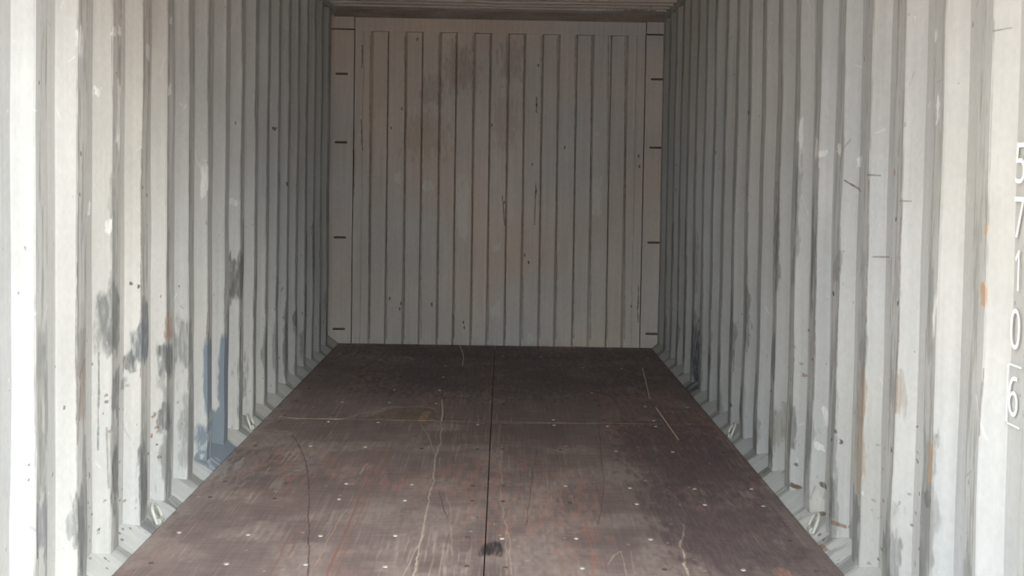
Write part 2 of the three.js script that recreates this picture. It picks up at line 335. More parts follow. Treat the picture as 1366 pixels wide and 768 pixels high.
  P.blob(4.421, 4.439, 0.216, 0.225, GREY, 0.65, 0.7, 161);
  P.blob(4.211, 4.231, 0.350, 0.360, DARK, 0.65, 0.7, 162);
  P.blob(4.435, 4.453, -0.032, -0.022, RUST, 0.65, 0.7, 163);
  P.blob(4.263, 4.283, -0.056, -0.046, RUST, 0.65, 0.7, 164);
  P.blob(4.411, 4.429, 0.252, 0.262, RUST, 0.65, 0.7, 165);
  P.blob(4.148, 4.168, 0.129, 0.139, RUST, 0.65, 0.7, 166);
  P.blob(4.168, 4.188, 0.265, 0.275, GREY, 0.65, 0.7, 167);
  P.blob(4.223, 4.243, -0.102, -0.092, DARK, 0.65, 0.7, 168);
  P.blob(4.254, 4.274, -0.009, 0.001, GREY, 0.65, 0.7, 169);
  P.blob(4.564, 4.581, 0.248, 0.257, GREY, 0.65, 0.7, 170);
  P.blob(4.556, 4.572, 0.048, 0.057, GREY, 0.65, 0.7, 171);
  P.blob(4.648, 4.664, 0.094, 0.103, DARK, 0.65, 0.7, 172);
  P.blob(4.592, 4.608, 0.073, 0.082, RUST, 0.65, 0.7, 173);
  P.blob(4.653, 4.669, 0.389, 0.398, DARK, 0.65, 0.7, 174);
  P.blob(4.633, 4.649, 0.184, 0.193, DARK, 0.65, 0.7, 175);
  P.blob(4.634, 4.650, 0.099, 0.107, GREY, 0.65, 0.7, 176);
  P.blob(4.628, 4.644, 0.261, 0.270, RUST, 0.65, 0.7, 177);
  P.blob(4.579, 4.595, 0.423, 0.432, GREY, 0.65, 0.7, 178);
  P.blob(4.613, 4.629, 0.261, 0.270, RUST, 0.65, 0.7, 179);
  P.blob(4.601, 4.617, 0.207, 0.216, GREY, 0.65, 0.7, 180);
  P.blob(4.673, 4.688, 0.249, 0.258, RUST, 0.65, 0.7, 181);
  P.blob(4.724, 4.739, 0.088, 0.097, GREY, 0.65, 0.7, 182);
  P.blob(4.614, 4.630, 0.113, 0.122, DARK, 0.65, 0.7, 183);
  P.blob(4.676, 4.691, 0.098, 0.107, RUST, 0.65, 0.7, 184);
  P.blob(4.606, 4.622, 0.356, 0.365, GREY, 0.65, 0.7, 185);
  P.blob(5.014, 5.027, 0.339, 0.347, GREY, 0.65, 0.7, 186);
  P.blob(5.018, 5.031, 0.323, 0.331, GREY, 0.65, 0.7, 187);
  P.blob(4.879, 4.892, 0.457, 0.465, DARK, 0.65, 0.7, 188);
  P.blob(4.941, 4.954, 0.231, 0.240, RUST, 0.65, 0.7, 189);
  P.blob(4.954, 4.967, 0.392, 0.400, DARK, 0.65, 0.7, 190);
  P.blob(4.946, 4.959, 0.360, 0.368, GREY, 0.65, 0.7, 191);
  P.blob(4.853, 4.867, 0.352, 0.361, GREY, 0.65, 0.7, 192);
  P.blob(4.976, 4.989, 0.404, 0.412, GREY, 0.65, 0.7, 193);
  P.blob(4.887, 4.900, 0.308, 0.316, DARK, 0.65, 0.7, 194);
  P.blob(4.885, 4.899, 0.478, 0.487, GREY, 0.65, 0.7, 195);
  P.blob(4.950, 4.963, 0.177, 0.185, RUST, 0.65, 0.7, 196);
  P.blob(4.866, 4.880, 0.268, 0.276, DARK, 0.65, 0.7, 197);
  P.blob(4.982, 4.995, 0.232, 0.240, GREY, 0.65, 0.7, 198);
  P.blob(4.920, 4.933, 0.217, 0.226, RUST, 0.65, 0.7, 199);
  P.blob(4.875, 4.889, 0.549, 0.557, DARK, 0.65, 0.7, 200);
  P.blob(4.888, 4.901, 0.453, 0.462, RUST, 0.65, 0.7, 201);
  P.blob(3.342, 3.373, 0.343, 0.355, DARK, 0.65, 0.7, 202);
  P.blob(3.717, 3.743, 0.524, 0.535, GREY, 0.65, 0.7, 203);
  P.blob(3.735, 3.761, 0.483, 0.495, RUST, 0.65, 0.7, 204);
  P.blob(3.710, 3.736, 0.132, 0.143, DARK, 0.65, 0.7, 205);
  P.blob(3.260, 3.292, 0.563, 0.576, RUST, 0.65, 0.7, 206);
  P.blob(3.829, 3.854, 0.613, 0.624, RUST, 0.65, 0.7, 207);
  P.blob(3.759, 3.784, 0.659, 0.671, DARK, 0.65, 0.7, 208);
  P.blob(3.875, 3.899, 0.411, 0.422, RUST, 0.65, 0.7, 209);
  P.blob(3.648, 3.674, 0.450, 0.462, GREY, 0.65, 0.7, 210);
  P.blob(3.373, 3.403, 0.592, 0.604, GREY, 0.65, 0.7, 211);
  P.blob(3.918, 3.941, 0.178, 0.189, GREY, 0.65, 0.7, 212);
  P.blob(3.501, 3.529, 0.037, 0.049, GREY, 0.65, 0.7, 213);
  P.blob(3.681, 3.707, 0.583, 0.595, GREY, 0.65, 0.7, 214);
  P.blob(3.518, 3.547, 0.595, 0.607, DARK, 0.65, 0.7, 215);
  P.blob(3.437, 3.466, 0.002, 0.014, GREY, 0.65, 0.7, 216);
  P.blob(3.942, 3.965, 0.580, 0.591, DARK, 0.65, 0.7, 217);
}
function frontMarks(P) {
  P.blob(-0.675, -0.351, 1.348, 1.671, [168, 148, 122], 0.35, 0.9, 218);
  P.blob(-0.412, -0.143, 1.837, 2.105, [164, 148, 128], 0.35, 0.9, 219);
  P.blob(-0.029, 0.133, 1.412, 1.789, [164, 148, 130], 0.3, 0.9, 220);
  P.blob(-0.747, -0.693, 1.156, 1.247, [214, 214, 206], 0.6, 0.8, 221);
  P.blob(-0.535, -0.465, 1.105, 1.186, [214, 214, 206], 0.6, 0.8, 222);
  P.blob(-0.301, -0.209, 0.866, 1.217, [214, 214, 206], 0.6, 0.8, 223);
  P.blob(-0.287, -0.222, 0.768, 0.903, [214, 214, 206], 0.6, 0.8, 224);
  P.blob(0.684, 0.754, 0.936, 1.234, [214, 214, 206], 0.6, 0.8, 225);
  P.blob(0.680, 0.724, 1.520, 1.558, [214, 214, 206], 0.6, 0.8, 226);
  P.blob(-0.041, 0.029, 0.680, 0.734, [214, 214, 206], 0.6, 0.8, 227);
  P.blob(0.436, 0.457, 0.687, 0.752, [214, 214, 206], 0.6, 0.8, 228);
  P.blob(-0.034, 0.047, 0.190, 0.326, [214, 214, 206], 0.6, 0.8, 229);
  P.blob(0.230, 0.279, 0.014, 0.101, [214, 214, 206], 0.6, 0.8, 230);
  P.blob(-0.572, -0.410, 1.726, 1.941, [140, 132, 122], 0.3, 1, 231);
  P.blob(-0.359, -0.197, 1.837, 2.159, [140, 132, 122], 0.3, 1, 232);
  P.blob(-0.014, 0.180, 1.897, 2.165, [140, 132, 122], 0.3, 1, 233);
  P.blob(-0.705, -0.693, 1.683, 1.707, [84, 74, 64], 0.8, 0.9, 234);
  P.blob(0.271, 0.283, 2.007, 2.030, [84, 74, 64], 0.8, 0.9, 235);
  P.blob(0.471, 0.483, 1.423, 1.447, [84, 74, 64], 0.8, 0.9, 236);
  P.blob(0.240, 0.252, 1.300, 1.324, [84, 74, 64], 0.8, 0.9, 237);
  P.blob(-0.604, -0.592, 2.190, 2.213, [84, 74, 64], 0.8, 0.9, 238);
  P.blob(1.008, 1.020, 1.373, 1.397, [84, 74, 64], 0.8, 0.9, 239);
  P.blob(1.015, 1.027, 1.297, 1.321, [84, 74, 64], 0.8, 0.9, 240);
  P.blob(-0.773, -0.761, 0.313, 0.337, [84, 74, 64], 0.8, 0.9, 241);
  P.blob(-0.702, -0.690, 0.238, 0.262, [84, 74, 64], 0.8, 0.9, 242);
  P.blob(-0.692, -0.680, 0.281, 0.305, [84, 74, 64], 0.8, 0.9, 243);
  P.blob(-0.469, -0.457, 0.274, 0.298, [84, 74, 64], 0.8, 0.9, 244);
  P.blob(-0.239, -0.227, 0.147, 0.171, [84, 74, 64], 0.8, 0.9, 245);
  P.blob(-0.233, -0.221, 0.109, 0.133, [84, 74, 64], 0.8, 0.9, 246);
  P.blob(0.976, 0.988, 0.286, 0.310, [84, 74, 64], 0.8, 0.9, 247);
  P.blob(0.271, 0.283, 1.106, 1.130, [84, 74, 64], 0.8, 0.9, 248);
  P.blob(0.045, 0.057, 1.021, 1.045, [84, 74, 64], 0.8, 0.9, 249);
  P.blob(-0.056, -0.044, 1.576, 1.600, [84, 74, 64], 0.8, 0.9, 250);
  P.blob(0.265, 0.277, 1.727, 1.751, [84, 74, 64], 0.8, 0.9, 251);
  P.blob(-0.779, -0.767, 1.547, 1.571, [84, 74, 64], 0.8, 0.9, 252);
  P.blob(0.198, 0.210, 0.644, 0.668, [84, 74, 64], 0.8, 0.9, 253);
  P.blob(0.226, 0.238, 0.590, 0.614, [84, 74, 64], 0.8, 0.9, 254);
  P.line([[-0.990, 2.146], [-0.994, 1.985]], 0.006, [88, 80, 70], 0.7, 0.004, 255, 0, 1, 1);
  P.line([[-0.989, 1.609], [-0.981, 1.394]], 0.006, [88, 80, 70], 0.7, 0.004, 256, 0, 1, 1);
  P.line([[-1.042, 1.555], [-1.037, 1.069]], 0.006, [88, 80, 70], 0.7, 0.004, 257, 0, 1, 1);
  P.line([[0.276, 1.172], [0.270, 0.874]], 0.006, [88, 80, 70], 0.7, 0.004, 258, 0, 1, 1);
  P.line([[0.270, 1.793], [0.272, 1.685]], 0.006, [88, 80, 70], 0.7, 0.004, 259, 0, 1, 1);
  P.line([[1.033, 0.452], [1.033, 0.179]], 0.006, [88, 80, 70], 0.7, 0.004, 260, 0, 1, 1);
  P.line([[0.034, 1.076], [0.054, 0.871]], 0.006, [88, 80, 70], 0.7, 0.004, 261, 0, 1, 1);
  P.line([[-0.310, 0.212], [-0.302, 0.049]], 0.006, [88, 80, 70], 0.7, 0.004, 262, 0, 1, 1);
  P.line([[-0.932, 2.212], [-0.916, 0.028]], 0.006, [112, 104, 94], 0.5, 0.003, 263, 0, 1, 1);  // from here on: dark lines painting in the shade along each fold
  P.line([[-0.806, 2.214], [-0.788, 0.030]], 0.006, [112, 104, 94], 0.5, 0.003, 264, 0, 1, 1);
  P.line([[-0.682, 2.216], [-0.663, 0.032]], 0.006, [112, 104, 94], 0.5, 0.003, 265, 0, 1, 1);
  P.line([[-0.558, 2.218], [-0.538, 0.034]], 0.006, [112, 104, 94], 0.5, 0.003, 266, 0, 1, 1);
  P.line([[-0.440, 2.221], [-0.419, 0.036]], 0.006, [112, 104, 94], 0.5, 0.003, 267, 0, 1, 1);
  P.line([[-0.319, 2.223], [-0.297, 0.038]], 0.006, [112, 104, 94], 0.5, 0.003, 268, 0, 1, 1);
  P.line([[-0.195, 2.225], [-0.172, 0.040]], 0.006, [112, 104, 94], 0.5, 0.003, 269, 0, 1, 1);
  P.line([[-0.077, 2.227], [-0.052, 0.042]], 0.006, [112, 104, 94], 0.5, 0.003, 270, 0, 1, 1);
  P.line([[0.047, 2.229], [0.073, 0.044]], 0.006, [112, 104, 94], 0.5, 0.003, 271, 0, 1, 1);
  P.line([[0.171, 2.231], [0.198, 0.046]], 0.006, [112, 104, 94], 0.5, 0.003, 272, 0, 1, 1);
  P.line([[0.295, 2.234], [0.323, 0.048]], 0.006, [112, 104, 94], 0.5, 0.003, 273, 0, 1, 1);
  P.line([[0.413, 2.236], [0.443, 0.049]], 0.006, [112, 104, 94], 0.5, 0.003, 274, 0, 1, 1);
  P.line([[0.540, 2.238], [0.570, 0.051]], 0.006, [112, 104, 94], 0.5, 0.003, 275, 0, 1, 1);
  P.line([[0.659, 2.240], [0.690, 0.053]], 0.006, [112, 104, 94], 0.5, 0.003, 276, 0, 1, 1);
  P.line([[0.780, 2.242], [0.813, 0.055]], 0.006, [112, 104, 94], 0.5, 0.003, 277, 0, 1, 1);
  P.line([[0.904, 2.244], [0.938, 0.057]], 0.006, [112, 104, 94], 0.5, 0.003, 278, 0, 1, 1);
}
function floorMarks(P) {
  P.over(-0.72, -0.2, 2.05, 2.46, (x, z) => {
    const edge = [[-0.692, 2.493], [-0.597, 2.350], [-0.533, 2.221], [-0.482, 2.143], [-0.383, 2.136], [-0.307, 2.205], [-0.262, 2.447]];
    let k = 0; while (k < edge.length - 2 && x > edge[k + 1][0]) k++;
    const zt = edge[k][1] + (edge[k + 1][1] - edge[k][1]) * Math.min(1, Math.max(0, (x - edge[k][0]) / (edge[k + 1][0] - edge[k][0]))) + (fbm(x * 40, 3, 3) - 0.5) * 0.05;
    const g = fbm(x * 26, z * 9, 3) * 40 + fbm(x * 160, z * 12, 2) * 22; return [x > edge[0][0] && x < edge.at(-1)[0] ? 0.85 * sstep(zt, zt + 0.02, z) : 0, [92 + g * 0.8, 78 + g * 0.76, 66 + g * 0.72], -0.3];
  });
  P.line([[-1.099, 2.419], [-0.959, 2.460], [-0.771, 2.465], [-0.711, 2.410], [-0.677, 2.320], [-0.605, 2.280], [-0.539, 2.166], [-0.383, 2.136], [-0.312, 2.187]], 0.00496, [184, 169, 153], 0.85, 0.013000000000000001, 280, 0.1, 1, 2.2);
  P.line([[-0.305, 2.416], [-0.267, 2.481], [-0.207, 2.477], [-0.038, 2.499]], 0.00496, [184, 169, 153], 0.7, 0.0078000000000000005, 281, 0.1, 1, 1.5);
  P.line([[-0.001, 2.496], [0.092, 2.490], [0.242, 2.480], [0.535, 2.477]], 0.00372, [206, 192, 176], 0.95, 0.0039000000000000003, 282, 0.1, 1, 1.8);
  P.line([[0.535, 2.477], [0.919, 2.468]], 0.00248, [184, 169, 153], 0.4, 0.0039000000000000003, 283, 0, 1, 1);
  P.blob(-0.365, -0.316, 2.244, 2.485, [166, 134, 110], 0.8, 0.6, 284);
  P.line([[-0.348, 2.552], [-0.302, 2.736], [-0.266, 2.951], [-0.242, 3.124]], 0.00372, [184, 169, 153], 0.7, 0.0039000000000000003, 285, 0, 1, 1);
  P.line([[-0.251, 2.496], [-0.228, 2.907], [-0.235, 3.123], [-0.220, 3.525], [-0.222, 3.810], [-0.221, 4.094], [-0.220, 4.399], [-0.215, 4.585]], 0.00465, [184, 169, 153], 0.95, 0.006500000000000001, 286, -0.2, 1, 1);
  P.line([[-0.211, 4.191], [-0.235, 4.400], [-0.247, 4.586]], 0.0031, [184, 169, 153], 0.7, 0.0039000000000000003, 287, 0, 1, 1);
  P.line([[-0.263, 4.216], [-0.259, 4.401]], 0.00248, [184, 169, 153], 0.4, 0.0039000000000000003, 288, 0, 1, 1);
  P.line([[-0.167, 3.608], [-0.123, 4.090], [-0.106, 4.394]], 0.0031, [184, 169, 153], 0.5, 0.0078000000000000005, 289, 0, 1, 1);
  P.line([[-0.192, 3.681], [-0.143, 4.006]], 0.00248, [60, 44, 42], 0.6, 0.0039000000000000003, 290, 0, 1, 1);
  P.line([[-0.468, 2.921], [-0.487, 3.540], [-0.485, 4.147], [-0.485, 4.512], [-0.481, 4.595]], 0.0062, [136, 98, 85], 0.75, 0.005200000000000001, 291, -0.2, 1, 1);
  P.line([[-0.444, 2.948], [-0.458, 3.538], [-0.460, 4.105], [-0.457, 4.510], [-0.453, 4.594]], 0.00372, [136, 98, 85], 0.75, 0.005200000000000001, 292, -0.2, 1, 1);
  P.line([[-0.448, 2.542], [-0.443, 3.537], [-0.444, 4.104]], 0.00248, [136, 98, 85], 0.75, 0.005200000000000001, 293, -0.2, 1, 1);
  P.line([[-0.519, 2.896], [-0.520, 3.430]], 0.00372, [136, 98, 85], 0.75, 0.005200000000000001, 294, -0.2, 1, 1);
  P.line([[-0.666, 4.114], [-0.654, 4.602]], 0.00372, [136, 98, 85], 0.75, 0.005200000000000001, 295, -0.2, 1, 1);
  P.line([[-0.641, 4.029], [-0.633, 4.416]], 0.0031, [136, 98, 85], 0.75, 0.005200000000000001, 296, -0.2, 1, 1);
  P.line([[-0.515, 3.935], [-0.530, 4.228], [-0.532, 4.513]], 0.00372, [170, 146, 126], 0.7, 0.0078000000000000005, 297, 0, 1, 1);
  P.line([[-0.518, 3.289], [-0.523, 3.453]], 0.0062, [178, 158, 140], 0.8, 0.0078000000000000005, 298, 0, 1, 1);
  P.line([[-0.923, 2.805], [-0.837, 3.080], [-0.743, 3.442], [-0.649, 3.942], [-0.536, 4.597]], 0.00372, [66, 52, 50], 0.6, 0.006500000000000001, 299, -0.2, 1, 1);
  P.line([[-1.165, 2.700], [-0.970, 2.779]], 0.00372, [58, 42, 40], 0.5, 0.0039000000000000003, 300, 0, 1, 1);
  P.line([[0.049, 3.028], [0.050, 3.511], [0.059, 3.908], [0.077, 4.240], [0.090, 4.573]], 0.00372, [180, 160, 140], 0.7, 0.0078000000000000005, 301, 0, 1, 1);
  P.line([[0.073, 3.996], [0.069, 4.574]], 0.0031, [180, 160, 140], 0.5, 0.0039000000000000003, 302, 0, 1, 1);
  P.line([[0.357, 3.654], [0.349, 3.895], [0.352, 4.150], [0.354, 4.376], [0.341, 4.564]], 0.0031, [164, 110, 84], 0.7, 0.0078000000000000005, 303, 0, 1, 1);
  P.line([[0.701, 3.387], [0.708, 3.636], [0.732, 3.764], [0.727, 3.949]], 0.00372, [186, 168, 150], 0.7, 0.0078000000000000005, 304, 0, 1, 1);
  P.line([[0.705, 4.053], [0.658, 4.291], [0.641, 4.467], [0.637, 4.553]], 0.0062, [206, 190, 168], 0.9, 0.0078000000000000005, 305, 0, 1, 1);
  P.line([[0.398, 4.457], [0.426, 4.373], [0.452, 4.336]], 0.00434, [184, 169, 153], 0.7, 0.0039000000000000003, 306, 0, 1, 1);
  P.line([[0.452, 4.336], [0.444, 4.560]], 0.00372, [184, 169, 153], 0.6, 0.0039000000000000003, 307, 0, 1, 1);
  P.line([[0.482, 4.335], [0.470, 4.540]], 0.00372, [176, 156, 138], 0.5, 0.0039000000000000003, 308, 0, 1, 1);
  P.line([[0.243, 4.345], [0.243, 4.568]], 0.00372, [150, 112, 88], 0.5, 0.0039000000000000003, 309, 0, 1, 1);
  P.line([[0.211, 3.018], [0.169, 3.612], [0.142, 4.078]], 0.00248, [54, 40, 40], 0.5, 0.0039000000000000003, 310, 0, 1, 1);
  P.line([[0.542, 2.393], [0.462, 3.597], [0.398, 4.067]], 0.0031, [56, 42, 42], 0.4, 0.0039000000000000003, 311, 0, 1, 1);
  P.line([[-0.194, 0.606], [-0.184, 1.157], [-0.182, 1.450]], 0.00372, [150, 128, 118], 0.6, 0.0039000000000000003, 312, 0, 1, 1);
  P.blob(0.920, 0.966, 4.462, 4.541, [178, 130, 112], 0.7, 0.7, 313);
  P.blob(-0.015, 0.062, 4.258, 4.403, [50, 44, 46], 0.8, 0.5, 314);
  P.blob(0.981, 1.012, 4.193, 4.240, [150, 140, 130], 0.8, 0.6, 315);
  P.blob(-1.094, -0.941, 3.095, 3.669, [150, 136, 130], 0.4, 1.1, 316);
  P.blob(-0.900, -0.649, 3.712, 3.947, [126, 104, 98], 0.35, 1.1, 317);
  P.blob(-0.312, -0.256, 3.687, 3.924, [126, 104, 98], 0.35, 1.1, 318);
  P.blob(-1.165, -1.055, 3.252, 3.570, [160, 160, 158], 0.6, 1.2, 319);
  P.blob(-1.156, -0.989, 3.574, 4.046, [148, 134, 128], 0.4, 1.2, 320);
  P.blob(-1.159, -0.991, 4.136, 4.615, [140, 122, 116], 0.35, 1.2, 321);
  P.blob(0.579, 1.144, 2.363, 3.763, [64, 52, 56], 0.42, 0.5, 322);  // soft shade by the right wall painted over the less dusty boards
  P.blob(0.581, 1.086, 3.572, 4.548, [66, 53, 57], 0.42, 0.5, 323);  // same painted shade, carried on towards the door
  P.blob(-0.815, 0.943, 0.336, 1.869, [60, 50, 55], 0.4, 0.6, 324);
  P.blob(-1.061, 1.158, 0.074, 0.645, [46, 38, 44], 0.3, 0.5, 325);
  P.blob(0.092, 0.104, 4.230, 4.246, [184, 169, 153], 0.6, 0.9, 326);
  P.blob(0.476, 0.489, 4.259, 4.274, [184, 169, 153], 0.6, 0.9, 327);
  P.blob(0.134, 0.146, 4.431, 4.444, [184, 169, 153], 0.6, 0.9, 328);
  P.blob(-0.336, -0.324, 4.410, 4.424, [150, 128, 116], 0.6, 0.9, 329);
  P.blob(-0.056, -0.043, 3.997, 4.014, [184, 169, 153], 0.6, 0.9, 330);
  P.blob(0.316, 0.330, 3.710, 3.730, [184, 169, 153], 0.6, 0.9, 331);
  P.blob(0.614, 0.627, 4.240, 4.255, [184, 169, 153], 0.6, 0.9, 332);
  P.blob(0.429, 0.446, 3.026, 3.053, [150, 128, 116], 0.6, 0.9, 333);
  P.blob(-1.083, -1.066, 2.949, 2.976, [184, 169, 153], 0.6, 0.9, 334);
  P.blob(-0.799, -0.784, 3.407, 3.430, [184, 169, 153], 0.6, 0.9, 335);
  P.blob(0.632, 0.648, 3.476, 3.498, [184, 169, 153], 0.6, 0.9, 336);
  P.blob(-0.060, -0.047, 4.149, 4.165, [184, 169, 153], 0.6, 0.9, 337);
  P.blob(-0.631, -0.620, 4.540, 4.553, [184, 169, 153], 0.6, 0.9, 338);
  P.blob(0.676, 0.688, 4.400, 4.414, [150, 128, 116], 0.6, 0.9, 339);
  P.blob(-1.100, -1.086, 3.792, 3.811, [184, 169, 153], 0.6, 0.9, 340);
  P.blob(-0.647, -0.632, 3.623, 3.643, [184, 169, 153], 0.6, 0.9, 341);
  P.blob(0.043, 0.056, 4.186, 4.202, [184, 169, 153], 0.6, 0.9, 342);
  P.blob(-0.449, -0.436, 4.353, 4.367, [150, 128, 116], 0.6, 0.9, 343);
  P.blob(0.263, 0.279, 3.286, 3.310, [150, 128, 116], 0.6, 0.9, 344);
  P.blob(0.295, 0.312, 2.999, 3.026, [184, 169, 153], 0.6, 0.9, 345);
  P.blob(0.777, 0.793, 3.597, 3.618, [150, 128, 116], 0.6, 0.9, 346);
  P.blob(-0.955, -0.943, 4.335, 4.349, [150, 128, 116], 0.6, 0.9, 347);
  P.blob(-0.332, -0.320, 4.377, 4.391, [150, 128, 116], 0.6, 0.9, 348);
  P.blob(-1.165, -1.150, 3.357, 3.380, [184, 169, 153], 0.6, 0.9, 349);
  P.blob(-0.979, -0.964, 3.478, 3.500, [150, 128, 116], 0.6, 0.9, 350);
  P.blob(-0.476, -0.461, 3.656, 3.676, [150, 128, 116], 0.6, 0.9, 351);
  P.blob(0.454, 0.471, 3.108, 3.133, [150, 128, 116], 0.6, 0.9, 352);
  P.blob(0.671, 0.688, 2.928, 2.955, [184, 169, 153], 0.6, 0.9, 353);
  P.blob(-0.702, -0.689, 3.933, 3.951, [150, 128, 116], 0.6, 0.9, 354);
  P.blob(0.717, 0.732, 3.568, 3.589, [184, 169, 153], 0.6, 0.9, 355);
  P.blob(-0.551, -0.536, 3.590, 3.611, [184, 169, 153], 0.6, 0.9, 356);
  P.blob(0.421, 0.435, 4.054, 4.071, [150, 128, 116], 0.6, 0.9, 357);
  P.blob(0.951, 0.967, 3.198, 3.223, [184, 169, 153], 0.6, 0.9, 358);
  P.blob(-0.911, -0.898, 4.076, 4.093, [150, 128, 116], 0.6, 0.9, 359);
  P.blob(-0.948, -0.936, 4.273, 4.288, [150, 128, 116], 0.6, 0.9, 360);
  P.blob(0.501, 0.516, 3.782, 3.801, [150, 128, 116], 0.6, 0.9, 361);
  P.blob(-0.687, -0.676, 4.554, 4.567, [184, 169, 153], 0.6, 0.9, 362);
  P.blob(0.472, 0.487, 3.569, 3.591, [184, 169, 153], 0.6, 0.9, 363);
  P.blob(-0.779, -0.767, 4.254, 4.269, [184, 169, 153], 0.6, 0.9, 364);
  P.blob(0.104, 0.117, 4.291, 4.306, [184, 169, 153], 0.6, 0.9, 365);
  P.blob(-0.826, -0.811, 3.706, 3.726, [184, 169, 153], 0.6, 0.9, 366);
  P.blob(0.571, 0.587, 3.490, 3.512, [150, 128, 116], 0.6, 0.9, 367);
  P.blob(0.655, 0.668, 4.034, 4.051, [184, 169, 153], 0.6, 0.9, 368);
  P.blob(0.804, 0.819, 3.764, 3.783, [150, 128, 116], 0.6, 0.9, 369);
  P.blob(0.236, 0.251, 3.551, 3.572, [150, 128, 116], 0.6, 0.9, 370);
  P.blob(-0.572, -0.558, 3.747, 3.766, [184, 169, 153], 0.6, 0.9, 371);
  P.blob(-0.784, -0.772, 4.371, 4.385, [184, 169, 153], 0.6, 0.9, 372);
  P.blob(0.102, 0.116, 3.873, 3.891, [150, 128, 116], 0.6, 0.9, 373);
  P.blob(-0.763, -0.749, 3.902, 3.920, [150, 128, 116], 0.6, 0.9, 374);
  P.blob(-0.876, -0.864, 4.341, 4.355, [150, 128, 116], 0.6, 0.9, 375);
  P.blob(0.224, 0.237, 4.117, 4.133, [150, 128, 116], 0.6, 0.9, 376);
  P.blob(-0.374, -0.361, 4.200, 4.215, [150, 128, 116], 0.6, 0.9, 377);
  P.blob(0.557, 0.573, 3.433, 3.455, [150, 128, 116], 0.6, 0.9, 378);
  P.blob(0.799, 0.814, 3.564, 3.585, [184, 169, 153], 0.6, 0.9, 379);
  P.blob(0.000, 0.017, 2.907, 2.935, [150, 128, 116], 0.6, 0.9, 380);
  P.blob(-0.534, -0.519, 3.508, 3.529, [150, 128, 116], 0.6, 0.9, 381);
  P.blob(0.452, 0.465, 4.083, 4.100, [150, 128, 116], 0.6, 0.9, 382);
  P.blob(-0.412, -0.399, 4.117, 4.133, [150, 128, 116], 0.6, 0.9, 383);
  P.blob(-0.376, -0.364, 4.380, 4.394, [150, 128, 116], 0.6, 0.9, 384);
  P.blob(0.679, 0.691, 4.475, 4.488, [184, 169, 153], 0.6, 0.9, 385);
  P.blob(-0.110, -0.094, 3.267, 3.291, [150, 128, 116], 0.6, 0.9, 386);
  P.blob(0.720, 0.734, 3.807, 3.826, [184, 169, 153], 0.6, 0.9, 387);
  P.blob(0.265, 0.278, 4.207, 4.223, [184, 169, 153], 0.6, 0.9, 388);
  P.blob(0.079, 0.091, 4.475, 4.488, [150, 128, 116], 0.6, 0.9, 389);
  P.blob(-0.514, -0.500, 3.987, 4.004, [150, 128, 116], 0.6, 0.9, 390);
  P.blob(0.336, 0.354, 2.926, 2.954, [184, 169, 153], 0.6, 0.9, 391);
  P.blob(0.025, 0.038, 4.068, 4.085, [184, 169, 153], 0.6, 0.9, 392);
  P.blob(-0.636, -0.623, 4.186, 4.201, [184, 169, 153], 0.6, 0.9, 393);
  P.blob(0.692, 0.704, 4.501, 4.515, [184, 169, 153], 0.6, 0.9, 394);
  P.blob(-1.175, -1.159, 3.257, 3.282, [150, 128, 116], 0.6, 0.9, 395);
  P.line([[-1.091, 1.747], [-1.121, 2.890], [-1.120, 3.854], [-1.118, 4.549]], 0.031, [150, 141, 134], 0.6, 0.039, 396, 0, 1, 1);
}
// end of marks

const wallMaterial = (paint, bump) => { const t = paint.textures(); return new THREE.MeshStandardMaterial({ ...t, bumpScale: bump, roughness: 0.62, metalness: 0 }); };
const leftPaint = sideWallPaint('left', 3); leftMarks(leftPaint);
const rightPaint = sideWallPaint('right', 8); rightMarks(rightPaint);
const leftSteel = wallMaterial(leftPaint, 0.0025), rightSteel = wallMaterial(rightPaint, 0.0025);
const uvSide = (x, y, z) => [z / LENGTH, (y + 0.06) / 2.48];

